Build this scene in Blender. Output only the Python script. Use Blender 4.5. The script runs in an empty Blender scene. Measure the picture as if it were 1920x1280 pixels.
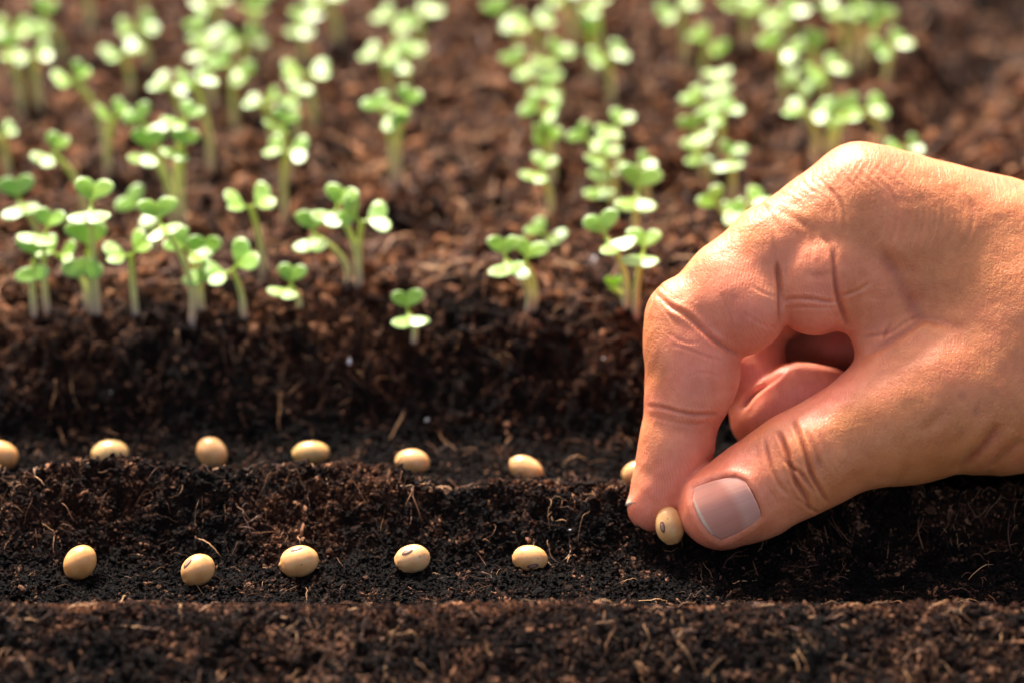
import bpy, math, random
import numpy as np
from mathutils import Vector, Matrix, Quaternion

# ------------------------------------------------------------------ camera, sky, sun, exposure
MM = 0.001
sc = bpy.context.scene
COL = sc.collection
D0 = 740.0; TH = math.radians(30); F = 1920 * 105 / 36.0       # distance to the bed (mm), pitch, focal length in pixels
CAM = np.array([0.0, -D0 * math.cos(TH), D0 * math.sin(TH)])
FW = np.array([0.0, math.cos(TH), -math.sin(TH)])
UP = np.array([0.0, math.sin(TH), math.cos(TH)])
RT = np.array([1.0, 0.0, 0.0])

cd = bpy.data.cameras.new('camera'); cam = bpy.data.objects.new('camera', cd); COL.objects.link(cam)
cd.lens = 105; cd.sensor_width = 36; cd.clip_start = 0.02; cd.clip_end = 200
cam.location = Vector(CAM * MM); cam.rotation_euler = (math.pi / 2 - TH, 0, 0)
cd.dof.use_dof = True; cd.dof.focus_distance = 0.661; cd.dof.aperture_fstop = 5.7; cd.dof.aperture_blades = 9
sc.camera = cam

SUN = Vector((-0.24, 0.60, 0.80)).normalized()
w = bpy.data.worlds.new("World"); sc.world = w; w.use_nodes = True
nt = w.node_tree; nt.nodes.clear()
sky = nt.nodes.new('ShaderNodeTexSky'); sky.sky_type = 'NISHITA'; sky.sun_disc = False
sky.sun_elevation = math.asin(SUN.z); sky.sun_rotation = math.atan2(SUN.x, SUN.y)
bg = nt.nodes.new('ShaderNodeBackground'); bg.inputs['Strength'].default_value = 0.15; sky.air_density = 0.8; sky.dust_density = 4.0; sky.ozone_density = 0.3
wo = nt.nodes.new('ShaderNodeOutputWorld')
tint = nt.nodes.new('ShaderNodeMix'); tint.data_type = 'RGBA'; tint.blend_type = 'MULTIPLY'; tint.inputs[0].default_value = 1.0
tint.inputs[7].default_value = (1.0, 0.87, 0.76, 1)             # thin warm haze
nt.links.new(sky.outputs[0], tint.inputs[6]); nt.links.new(tint.outputs[2], bg.inputs[0]); nt.links.new(bg.outputs[0], wo.inputs[0])
sd = bpy.data.lights.new('sun', 'SUN'); sd.energy = 3.7; sd.angle = math.radians(7.0); sd.color = (1, 0.955, 0.885)
so = bpy.data.objects.new('sun', sd); COL.objects.link(so)
so.rotation_mode = 'QUATERNION'; so.rotation_quaternion = SUN.to_track_quat('Z', 'Y'); so.location = (0, 0, 2)
sc.view_settings.view_transform = 'Standard'; sc.view_settings.look = 'None'
sc.view_settings.exposure = 1.6; sc.view_settings.gamma = 1
sc.cycles.max_bounces = 8

# ------------------------------------------------------------------ helpers
rng = np.random.default_rng(7)
random.seed(7)

def ray(px, py):
    d = FW * F + RT * (px - 960) - UP * (py - 640)
    return d / F                                                # parameter = depth along the camera axis
def at_depth(px, py, dep): return CAM + ray(px, py) * dep
def at_y(px, py, y):
    d = ray(px, py); return CAM + d * ((y - CAM[1]) / d[1])

_perm = rng.random((512, 512)).astype(np.float32)
def vnoise(x, y, seed=0):
    x = np.asarray(x, float) + seed * 37.7; y = np.asarray(y, float) + seed * 91.3
    xi = np.floor(x).astype(int); yi = np.floor(y).astype(int)
    fx = x - xi; fy = y - yi
    fx = fx * fx * (3 - 2 * fx); fy = fy * fy * (3 - 2 * fy)
    a = _perm[xi & 511, yi & 511]; b = _perm[(xi + 1) & 511, yi & 511]
    c = _perm[xi & 511, (yi + 1) & 511]; d = _perm[(xi + 1) & 511, (yi + 1) & 511]
    return (a + (b - a) * fx + (c - a) * fy + (a - b - c + d) * fx * fy) * 2 - 1

def mesh_np(name, V, Fc, mats, smooth=True, k=None, mi=None):
    """V (n,3) in mm, Fc (m,k) index array -> mesh"""
    me = bpy.data.meshes.new(name)
    V = np.asarray(V, np.float32) * MM; Fc = np.asarray(Fc, np.int32)
    n = len(V); m, kk = Fc.shape
    me.vertices.add(n); me.vertices.foreach_set('co', V.ravel())
    me.loops.add(m * kk); me.loops.foreach_set('vertex_index', Fc.ravel())
    me.polygons.add(m)
    me.polygons.foreach_set('loop_start', np.arange(0, m * kk, kk, dtype=np.int32))
    me.polygons.foreach_set('use_smooth', np.full(m, smooth))
    for q in (mats if isinstance(mats, (list, tuple)) else [mats]): me.materials.append(q)
    if mi is not None: me.polygons.foreach_set('material_index', np.asarray(mi, np.int32))
    me.update(calc_edges=True); me.validate()
    return me
def attr(me, name, vals):
    a = me.attributes.new(name, 'FLOAT', 'POINT'); a.data.foreach_set('value', np.asarray(vals, np.float32))
def link(name, data, parent=None, loc=None):
    o = bpy.data.objects.new(name, data); COL.objects.link(o)
    if parent: o.parent = parent
    if loc is not None: o.location = Vector(np.asarray(loc, float) * MM)
    return o
def tag(o, label=None, cat=None, group=None, kind=None):
    if label: o['label'] = label
    if cat: o['category'] = cat
    if group: o['group'] = group
    if kind: o['kind'] = kind
    return o

# ------------------------------------------------------------------ materials
def new_mat(name):
    m = bpy.data.materials.new(name); m.use_nodes = True
    t = m.node_tree; t.nodes.clear()
    o = t.nodes.new('ShaderNodeOutputMaterial'); p = t.nodes.new('ShaderNodeBsdfPrincipled')
    t.links.new(p.outputs[0], o.inputs[0])
    return m, t, p, o
def N(t, kind, **kw):
    n = t.nodes.new(kind)
    for k, v in kw.items():
        if k in n.inputs: n.inputs[k].default_value = v
        else: setattr(n, k, v)
    return n
def ramp(t, src, stops):
    r = t.nodes.new('ShaderNodeValToRGB'); cr = r.color_ramp
    while len(cr.elements) < len(stops): cr.elements.new(0.5)
    for e, (p, c) in zip(cr.elements, stops): e.position = p; e.color = (*c, 1) if len(c) == 3 else (c[0], c[0], c[0], 1)
    t.links.new(src, r.inputs[0]); return r.outputs[0]
def mixc(t, fac, a, b, mode='MIX'):
    n = t.nodes.new('ShaderNodeMix'); n.data_type = 'RGBA'; n.blend_type = mode
    for s, v in ((0, fac), (6, a), (7, b)):
        if hasattr(v, 'links'): t.links.new(v, n.inputs[s])
        else: n.inputs[s].default_value = v if s == 0 else ((*v, 1) if len(v) == 3 else v)
    return n.outputs[2]
def math_(t, op, a, b=None, c=None):
    n = t.nodes.new('ShaderNodeMath'); n.operation = op
    for i, v in enumerate((a, b, c)):
        if v is None: continue
        if hasattr(v, 'links'): t.links.new(v, n.inputs[i])
        else: n.inputs[i].default_value = v
    return n.outputs[0]
def objco(t): return t.nodes.new('ShaderNodeTexCoord').outputs['Object']
def noise(t, co, scale, detail=3, rough=0.55):
    n = N(t, 'ShaderNodeTexNoise', Scale=scale, Detail=detail, Roughness=rough); t.links.new(co, n.inputs['Vector']); return n.outputs['Fac']
def bump(t, h, strength, dist, prev=None):
    b = N(t, 'ShaderNodeBump', Strength=strength, Distance=dist); t.links.new(h, b.inputs['Height'])
    if prev is not None: t.links.new(prev, b.inputs['Normal'])
    return b.outputs[0]

def soil_mat(name, per_piece):
    m, t, p, o = new_mat(name); co = objco(t)
    dry_and_light = N(t, 'ShaderNodeAttribute', attribute_name='dry_and_light').outputs['Fac']  # soil dryness plus the painted sunlit crest and shaded far corner
    n1 = noise(t, co, 260, 4, 0.65); n2 = noise(t, co, 1500, 4, 0.7)
    if per_piece:
        tone = N(t, 'ShaderNodeAttribute', attribute_name='tone').outputs['Fac']
    else:
        tone = ramp(t, n1, [(0.35, (0.0,)), (0.75, (0.8,))])
    s = math_(t, 'MULTIPLY_ADD', n2, 0.5, math_(t, 'SUBTRACT', tone, 0.25))
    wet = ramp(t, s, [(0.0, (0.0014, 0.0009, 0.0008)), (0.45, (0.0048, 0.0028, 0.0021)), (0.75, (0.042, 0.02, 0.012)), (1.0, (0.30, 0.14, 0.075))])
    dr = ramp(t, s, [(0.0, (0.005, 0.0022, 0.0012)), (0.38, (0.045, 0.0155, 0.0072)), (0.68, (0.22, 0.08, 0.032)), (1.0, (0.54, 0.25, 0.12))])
    c = mixc(t, dry_and_light, wet, dr)
    t.links.new(c, p.inputs['Base Color'])
    p.inputs['Roughness'].default_value = 0.75; p.inputs['Specular IOR Level'].default_value = 0.1
    n3 = noise(t, co, 3500, 2, 0.6)
    t.links.new(bump(t, n3, 1.0, 0.0004, bump(t, n2, 1.0, 0.0012, bump(t, n1, 0.7, 0.002))), p.inputs['Normal'])
    return m
M_soil = soil_mat('soil', False)
M_crumb = soil_mat('soil_crumb', True)

m, t, p, o = new_mat('coir_fibre')
tone = N(t, 'ShaderNodeAttribute', attribute_name='tone').outputs['Fac']
t.links.new(ramp(t, tone, [(0, (0.07, 0.024, 0.01)), (0.5, (0.24, 0.095, 0.033)), (1, (0.5, 0.27, 0.11))]), p.inputs['Base Color'])
p.inputs['Roughness'].default_value = 0.55; M_fibre = m

m, t, p, o = new_mat('perlite'); co = objco(t)
t.links.new(ramp(t, noise(t, co, 900), [(0.3, (0.35, 0.36, 0.38)), (0.7, (0.75, 0.76, 0.78))]), p.inputs['Base Color'])
p.inputs['Roughness'].default_value = 0.5; M_perl = m

def bean_mat(name, mott):
    m, t, p, o = new_mat(name); co = objco(t)
    n = noise(t, co, 230, 3); c = ramp(t, n, [(0.3, (0.58, 0.29, 0.105)), (0.5, (0.68, 0.39, 0.16)), (0.75, (0.76, 0.51, 0.25))])
    oi = t.nodes.new('ShaderNodeObjectInfo')
    c = mixc(t, oi.outputs['Random'], c, mixc(t, 1.0, c, (0.94, 0.78, 0.58), 'MULTIPLY'))
    if mott:
        n3 = noise(t, co, 190, 2, 0.4)
        c = mixc(t, ramp(t, n3, [(0.46, (0.0,)), (0.56, (0.8,))]), c, (0.20, 0.12, 0.075))
        c = mixc(t, 0.35, c, (0.52, 0.40, 0.12))
    v = N(t, 'ShaderNodeTexVoronoi', Scale=330); t.links.new(co, v.inputs['Vector'])
    c = mixc(t, ramp(t, v.outputs['Distance'], [(0.03, (0.75,)), (0.1, (0.0,))]), c, (0.14, 0.07, 0.04))
    t.links.new(c, p.inputs['Base Color']); p.inputs['Roughness'].default_value = 0.33
    p.inputs['Subsurface Weight'].default_value = 0.15; p.inputs['Subsurface Radius'].default_value = (1, .6, .3); p.inputs['Subsurface Scale'].default_value = 0.0012
    t.links.new(bump(t, noise(t, co, 700, 4), 0.12, 0.0004), p.inputs['Normal'])
    return m
M_bean = bean_mat('soybean_skin', False); M_bean2 = bean_mat('mottled_soybean_skin', True)
m, t, p, o = new_mat('hilum_brown'); p.inputs['Base Color'].default_value = (0.14, 0.055, 0.03, 1); p.inputs['Roughness'].default_value = 0.5; M_hil = m
m, t, p, o = new_mat('hilum_pale'); p.inputs['Base Color'].default_value = (0.30, 0.18, 0.12, 1); p.inputs['Roughness'].default_value = 0.35; M_hilp = m

m, t, p, o = new_mat('cotyledon'); co = objco(t)
oi = t.nodes.new('ShaderNodeObjectInfo')
rim = N(t, 'ShaderNodeAttribute', attribute_name='rim').outputs['Fac']
c = ramp(t, noise(t, co, 420, 3), [(0.3, (0.16, 0.36, 0.004)), (0.7, (0.32, 0.53, 0.012))])
c = mixc(t, oi.outputs['Random'], c, (0.20, 0.42, 0.025))
c = mixc(t, ramp(t, noise(t, co, 160, 2, .5), [(0.45, (0.0,)), (0.62, (0.25,))]), c, (0.46, 0.60, 0.16))  # pale patches painted in for the white sheen on the leaves
c = mixc(t, ramp(t, rim, [(0.72, (0.0,)), (1.0, (0.75,))]), c, (0.5, 0.6, 0.3))
c = mixc(t, ramp(t, rim, [(0.0, (0.8,)), (0.35, (0.0,))]), c, (0.42, 0.50, 0.05))
t.links.new(c, p.inputs['Base Color']); p.inputs['Roughness'].default_value = 0.42; p.inputs['Specular IOR Level'].default_value = 0.7
p.inputs['Coat Weight'].default_value = 0.55; p.inputs['Coat Roughness'].default_value = 0.36
t.links.new(bump(t, noise(t, co, 1300, 3), 0.35, 0.0004), p.inputs['Normal'])
tr = t.nodes.new('ShaderNodeBsdfTranslucent'); t.links.new(mixc(t, 0.5, c, (0.6, 0.9, 0.05)), tr.inputs[0])
mx = t.nodes.new('ShaderNodeMixShader'); mx.inputs[0].default_value = 0.38
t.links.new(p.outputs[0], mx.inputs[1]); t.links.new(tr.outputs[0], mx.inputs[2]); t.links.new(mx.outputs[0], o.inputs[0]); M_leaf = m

m, t, p, o = new_mat('seedling_stem')
h = N(t, 'ShaderNodeAttribute', attribute_name='h').outputs['Fac']
c = ramp(t, h, [(0.0, (0.45, 0.31, 0.25)), (0.35, (0.56, 0.57, 0.24)), (0.75, (0.52, 0.60, 0.13)), (1, (0.52, 0.66, 0.08))])
t.links.new(c, p.inputs['Base Color']); p.inputs['Roughness'].default_value = 0.4
p.inputs['Subsurface Weight'].default_value = 0.2; p.inputs['Subsurface Radius'].default_value = (1, 1, .4); p.inputs['Subsurface Scale'].default_value = 0.0012
M_stem = m

# ------------------------------------------------------------------ the soil bed
PROF = np.array([(-3000, 2), (-230, -14), (-190, -8), (-150, -1.5), (-129, 4.8), (-121, 5.6), (-112, -2), (-104, -8), (-84, -9), (-76, -4.5), (-67, 2.2), (-62, 2.5), (-55, -5), (-49, -9),
                 (-32, -9), (-27, -5.5), (-21, 1), (-14, 6.5), (-5, 10), (8, 11.5), (18, 12), (40, 10), (70, 12), (100, 10.5), (140, 12), (200, 11), (3000, 11)], float)
def profile(x, y):
    wb = np.clip((y + 108) / 16, 0.4, 1)
    yw = y + wb * (2.4 * vnoise(x / 45.0, 0 * x, 3) + 2.2 * vnoise(x / 13.0, y / 40.0, 4))
    yw = yw + 4.5 * np.clip((x + 28) / 15, 0, 1) * np.exp(-((y + 64) / 11.0) ** 2)
    z = (np.interp(yw, PROF[:, 0], PROF[:, 1]) + np.interp(yw - 2, PROF[:, 0], PROF[:, 1]) + np.interp(yw + 2, PROF[:, 0], PROF[:, 1])) / 3
    hump = np.exp(-((y + 65) / 7.5) ** 2)
    z = z + hump * (1.3 * vnoise(x / 22.0, 0 * x + 2, 14) + np.where(x < -25, 0.6, -3.3 * np.clip((x + 28) / 15, 0, 1)))
    return z
def soil_h(x, y):
    x = np.asarray(x, float); y = np.asarray(y, float)
    z = profile(x, y)
    flat = np.exp(-((y + 92) / 12.0) ** 2) * 0.4 + np.exp(-((y + 42) / 9.0) ** 2) * 0.4
    a = 1.0 - flat
    rough = np.exp(-((y + 67) / 9.0) ** 2) + np.exp(-((y + 14) / 12.0) ** 2) + 0.8 * np.exp(-((y + 150) / 17.0) ** 2)
    wx = x + 1.5 * vnoise(x / 3, y / 3, 15); wy = y + 1.5 * vnoise(x / 3, y / 3, 16)
    z = z + rough * 1.5 * (1 - 2.2 * np.abs(vnoise(wx / 5.2, wy / 4.2, 17)))
    back = np.clip((y + 20) / 40.0, 0, 1)
    crest = np.exp(-((y + 119) / 6.0) ** 2) * 0.85                # the front ridge was pressed smooth
    a = a * (1 - crest)
    z = z + (1.2 + 1.0 * back) * vnoise(x / 17, y / 17, 5) * (0.5 + 0.5 * a)
    far = np.clip((x - 70) / 40, 0, 1) * np.clip((y - 60) / 40, 0, 1) * (y < 340)
    z = z + far * 9 * vnoise(x / 19 - y / 60, y / 24, 12)
    z = z + back * 1.7 * vnoise(x / 10.5, y / 9.0, 13)
    n = 1.3 * (0.7 + 0.8 * back) * vnoise(x / 6.5, y / 6.5, 6) + 0.9 * (1 - np.abs(vnoise(x / 4.1, y / 4.1, 7)) * 2) * (0.5 + back)
    n = n + 0.75 * (1 - 2 * np.abs(vnoise(x / 2.3, y / 2.3, 8))) + 0.35 * vnoise(x / 1.0, y / 1.0, 9)
    return z + n * a + 0.18 * vnoise(x / 0.9, y / 0.9, 10)

gr = np.cumsum(1.2 * 1.135 ** np.arange(45))
xs = np.concatenate([(-165 - gr)[::-1], np.arange(-165, 165.1, 0.6), 165 + gr])
ys = np.concatenate([(-175 - gr)[::-1], np.arange(-175, 20, 0.5), np.arange(20, 330, 1.0), 330 + gr])
GX, GY = np.meshgrid(xs, ys, indexing='ij')
GZ = soil_h(GX, GY)
nx, ny = GX.shape
ii = np.arange(nx * ny).reshape(nx, ny)
Q = np.stack([ii[:-1, :-1], ii[1:, :-1], ii[1:, 1:], ii[:-1, 1:]], -1).reshape(-1, 4)

def dryness_and_light(x, y, z):
    d = np.interp(y, [-175, -125.5, -120, -112, -88, -70, -62, -54, -30, -22, -10, 6, 400], [0.05, 0.16, 0.8, 0.05, 0.0, 0.32, 0.5, 0.08, 0.0, 0.22, 0.62, 0.9, 0.95])  # mostly real dryness; the pale peak paints the front crest's sunlit rim
    d = d * (1 - 0.75 * np.clip((x - 95) / 35, 0, 1) * np.clip((y - 90) / 50, 0, 1))  # shadow of the far right hollows painted in as darker soil
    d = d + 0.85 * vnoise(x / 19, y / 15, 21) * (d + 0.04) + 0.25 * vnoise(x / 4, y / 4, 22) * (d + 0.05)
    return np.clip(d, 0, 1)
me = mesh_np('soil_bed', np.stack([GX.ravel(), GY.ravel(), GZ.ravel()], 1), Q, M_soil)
attr(me, 'dry_and_light', dryness_and_light(GX.ravel(), GY.ravel(), 0))
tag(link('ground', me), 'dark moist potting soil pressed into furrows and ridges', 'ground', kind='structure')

def hz(x, y): return float(soil_h(np.array([x]), np.array([y]))[0])
def on_soil(px, py, lift=0.0, true_h=False):
    """the point of the soil that the ray through a pixel meets"""
    d = ray(px, py); deps = np.arange(560, 1100, 0.5)
    P = CAM[None] + deps[:, None] * d[None]
    h = (soil_h if true_h else profile)(P[:, 0], P[:, 1]) + lift
    i = int(np.argmax(P[:, 2] < h))
    return P[i]

# beans: (px, py, long semi-axis px, short semi-axis px, angle deg, hilum px offset or None, mottled, label)
BEANS = [
 (150, 1054, 35, 29, 52, None, 0, 'cream soybean with a small dark speck, front row nearest the left edge'),
 (371, 1068, 34, 29, 38, (-18, -14), 0, 'tilted soybean with oval scar on its upper left, second in front row'),
 (560, 1052, 38, 30, 14, (-3, -25), 0, 'large soybean with scar on top and puckered ends, in front furrow'),
 (773, 1047, 34, 27, 12, (-9, -15), 0, 'soybean with brown scar near its top, fourth along the front furrow'),
 (993, 1046, 34, 25, -4, (6, 13), 0, 'soybean with brown scar on its lower front, front furrow nearest the fingers'),
 (2, 852, 33, 26, -20, None, 0, 'pale soybean cut by the left edge in the rear furrow'),
 (206, 851, 36, 27, 4, None, 1, 'mottled greyish soybean second in the rear furrow'),
 (397, 848, 32, 27, -48, None, 0, 'round tan soybean with a fibre at its left, third in rear furrow'),
 (582, 849, 36, 23, 3, None, 1, 'flat oval soybean with a purplish patch at its lower right'),
 (773, 866, 33, 25, -6, None, 0, 'plain soybean in rear furrow behind the high crumbly ridge hump'),
 (987, 880, 36, 24, -30, None, 0, 'slanting soybean with a fibre at its lower right end, rear furrow'),
 (1192, 886, 28, 22, 25, None, 0, 'pale soybean partly hidden behind the index finger'),
]
def bean_mesh(a, b, c, seed, mat):
    nu, nv = 48, 32
    th = np.linspace(0, math.pi, nv + 1)[1:-1]; ph = np.linspace(0, 2 * math.pi, nu, endpoint=False)
    T, P = np.meshgrid(th, ph, indexing='ij')
    X = np.cos(T).ravel(); Y = (np.sin(T) * np.cos(P)).ravel(); Z = (np.sin(T) * np.sin(P)).ravel()
    X = np.concatenate([X, [1, -1]]); Y = np.concatenate([Y, [0, 0]]); Z = np.concatenate([Z, [0, 0]])
    end = np.clip(-X - 0.55, 0, 1) * 2
    r = 1 + 0.018 * vnoise(X * 1.7 + seed, Y * 1.7 + Z * 1.3, 31) + (0.03 + 0.035 * (math.sin(seed * 2.3) > 0)) * end * vnoise(Y * 4 + seed, Z * 4, 32) - 0.03 * end
    V = np.stack([X * a, Y * b, Z * c], 1) * r[:, None]
    n = nv - 1; I = np.arange(n * nu).reshape(n, nu)
    q = np.stack([I[:-1], I[1:], np.roll(I, -1, 1)[1:], np.roll(I, -1, 1)[:-1]], -1).reshape(-1, 4)
    top = np.stack([np.full(nu, n * nu), I[0], np.roll(I[0], -1), np.roll(I[0], -1)], 1)
    bot = np.stack([np.full(nu, n * nu + 1), np.roll(I[-1], -1), I[-1], I[-1]], 1)
    me = bpy.data.meshes.new('bean')
    faces = [tuple(f) for f in q] + [tuple(f[:3]) for f in top] + [tuple(f[:3]) for f in bot]
    me.from_pydata([tuple(v) for v in V * MM], [], faces); me.materials.append(mat)
    me.polygons.foreach_set('use_smooth', np.ones(len(faces), bool)); me.update()
    return me
def hilum_mesh(a, b, c, hx, hy, ang):
    """oval seed scar laid on the ellipsoid: a raised brown rim round a pale slot"""
    u0 = np.array([hx / a, hy / b]); l = np.linalg.norm(u0)
    if l > 0.93: u0 = u0 / l * 0.93
    d = np.array([u0[0], u0[1], math.sqrt(max(0.02, 1 - u0 @ u0))]); d /= np.linalg.norm(d)
    P0 = d * np.array([a, b, c]); nrm = d / np.array([a, b, c]); nrm /= np.linalg.norm(nrm)
    e1 = np.array([math.cos(ang), math.sin(ang), 0]); e1 -= nrm * (e1 @ nrm); e1 /= np.linalg.norm(e1); e2 = np.cross(nrm, e1)
    V = []; Fc = []; MI = []; R = [0, .4, .58, .64, .8, .95, 1.05]; H = [.10, .10, .12, .02, .13, .08, -.12]; n = 28
    for r, h in zip(R, H):
        for k in range(n):
            q = 2 * math.pi * k / n; p = P0 + e1 * (1.45 * r * math.cos(q)) + e2 * (0.62 * r * math.sin(q))
            s = 1 / math.sqrt(((p / np.array([a, b, c])) ** 2).sum()); V.append(p * s + nrm * (h + 0.03))
    for i in range(len(R) - 1):
        for k in range(n):
            Fc.append((i * n + k, (i + 1) * n + k, (i + 1) * n + (k + 1) % n, i * n + (k + 1) % n)); MI.append(1 if i < 2 else 0)
    return mesh_np('hilum', V, Fc, [M_hil, M_hilp], mi=MI)
def camrot(ang):
    R = Matrix(((RT[0], UP[0], -FW[0]), (RT[1], UP[1], -FW[1]), (RT[2], UP[2], -FW[2])))
    return (R @ Matrix.Rotation(math.radians(ang), 3, 'Z')).to_quaternion()
bean_xy = []
def add_bean(i, px, py, A, B, ang, hil, mott, label, dep=None):
    if dep is None:
        g = on_soil(px, py, 3.2); dep = (g - CAM) @ FW
        if py < 950: d_ = ray(px, py); dep = (-5.9 - CAM[2]) / d_[2]
    P = at_depth(px, py, dep); s = F / dep
    a, b = A / s, B / s; c = min(a, b) * 0.95
    me = bean_mesh(a, b, c, i * 3.1, M_bean2 if mott else M_bean)
    o = link('soybean', me, loc=P); o.rotation_mode = 'QUATERNION'; o.rotation_quaternion = camrot(ang)
    tag(o, label, 'soybean', 'soybeans laid out in the furrows' if i < 50 else None)
    if hil:
        an = math.radians(ang); dx, dy = hil[0] / s, -hil[1] / s
        lx, ly = dx * math.cos(an) + dy * math.sin(an), -dx * math.sin(an) + dy * math.cos(an)
        hm = hilum_mesh(a, b, c, lx, ly, hil[2] if len(hil) > 2 else 0.2)
        link('hilum', hm, o)
    bean_xy.append((P[0], P[1], a, P[2]))
    return o
for i, bn in enumerate(BEANS): add_bean(i, *bn)

# ------------------------------------------------------------------ loose crumbs, fibres and perlite on the bed
def ico(sub):
    import bmesh
    bm = bmesh.new(); bmesh.ops.create_icosphere(bm, subdivisions=sub, radius=1)
    V = np.array([v.co[:] for v in bm.verts]); Fc = np.array([[v.index for v in f.verts] for f in bm.faces]); bm.free()
    return V, Fc
def variants(sub, n, amp):
    V, Fc = ico(sub); out = []
    for k in range(n):
        d = 1 + amp * vnoise(V[:, 0] * 1.6 + k * 7, V[:, 1] * 1.6 + V[:, 2] * 2.3, 40 + k) + 0.5 * amp * vnoise(V[:, 2] * 4 + k * 3, V[:, 0] * 4 - V[:, 1] * 3, 60 + k)
        out.append(V * d[:, None] * np.array([1.15, rng.uniform(.45, .95), rng.uniform(.3, .75)]))
    return out, Fc
def rand_rot(n):
    q = rng.normal(size=(n, 4)); q /= np.linalg.norm(q, axis=1)[:, None]
    a, b, c, d = q.T
    return np.stack([1 - 2 * (c * c + d * d), 2 * (b * c - a * d), 2 * (b * d + a * c), 2 * (b * c + a * d), 1 - 2 * (b * b + d * d), 2 * (c * d - a * b),
                     2 * (b * d - a * c), 2 * (c * d + a * b), 1 - 2 * (b * b + c * c)], 1).reshape(-1, 3, 3)
def off_beans(x, y, m=0.8):
    ok = np.ones(len(x), bool)
    for bx, by, a, bz in bean_xy: ok &= (x - bx) ** 2 + (y - by) ** 2 > (a * m) ** 2
    return ok
def scatter(name, n, x0, x1, y0, y1, smin, smax, sub, tone, power=2.0, dens=None, mat=None, sink=0.25, amp=0.35):
    x = rng.uniform(x0, x1, n); y = rng.uniform(y0, y1, n)
    ok = off_beans(x, y, 1.0 if smax > .9 else 0.75)
    if dens is not None: ok &= rng.random(n) < dens(x, y)
    x = x[ok]; y = y[ok]; n = len(x)
    s = smin + (smax - smin) * rng.random(n) ** power
    z = soil_h(x, y) + s * (0.5 - sink) * rng.uniform(0.2, 1.6, n)
    vs, Fc = variants(sub, 8, amp); VV = np.stack(vs)[rng.integers(0, 8, n)]
    R = rand_rot(n)
    V = np.einsum('nij,nkj->nki', R, VV * s[:, None, None]) + np.stack([x, y, z], 1)[:, None]
    k = VV.shape[1]
    FF = (Fc[None] + (np.arange(n) * k)[:, None, None]).reshape(-1, 3)
    me = mesh_np(name, V.reshape(-1, 3), FF, mat or M_crumb, smooth=sub > 1)
    tn = np.clip(tone(x, y, n), 0, 1)
    attr(me, 'tone', np.repeat(tn, k)); attr(me, 'dry_and_light', np.repeat(dryness_and_light(x, y, 0), k))
    return me
def clump(x, y): return np.clip(0.45 + 0.8 * vnoise(x / 5, y / 5, 71) + 0.45 * vnoise(x / 2.2, y / 2.2, 72), 0.05, 1)
def dens_front(x, y):
    furrow = np.exp(-((y + 90) / 9.0) ** 2) + np.exp(-((y + 41) / 9.0) ** 2)
    return clump(x, y) * (1 - 0.35 * furrow)
tn = lambda x, y, n: 0.22 + 0.30 * vnoise(x / 2.6, y / 2.6, 75) + 0.22 * vnoise(x / 8, y / 6, 76) + 0.6 * rng.random(n) ** 3.5
tnb = lambda x, y, n: np.where(rng.random(n) < 0.5, 0.1 + 0.35 * rng.random(n), 0.5 + 0.5 * rng.random(n))
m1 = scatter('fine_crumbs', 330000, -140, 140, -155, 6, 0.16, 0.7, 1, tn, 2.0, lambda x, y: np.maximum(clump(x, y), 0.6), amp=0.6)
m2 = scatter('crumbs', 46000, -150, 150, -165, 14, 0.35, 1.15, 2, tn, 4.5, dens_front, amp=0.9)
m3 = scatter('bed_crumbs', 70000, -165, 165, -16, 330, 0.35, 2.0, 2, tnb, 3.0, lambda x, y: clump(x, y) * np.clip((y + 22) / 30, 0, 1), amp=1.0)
for nm, me in (('soil_crumbs', m1), ('soil_crumbs', m2), ('soil_crumbs', m3)):
    tag(link(nm, me), 'loose dark brown crumbs of potting soil scattered over the bed', 'soil crumbs', kind='stuff')

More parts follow.
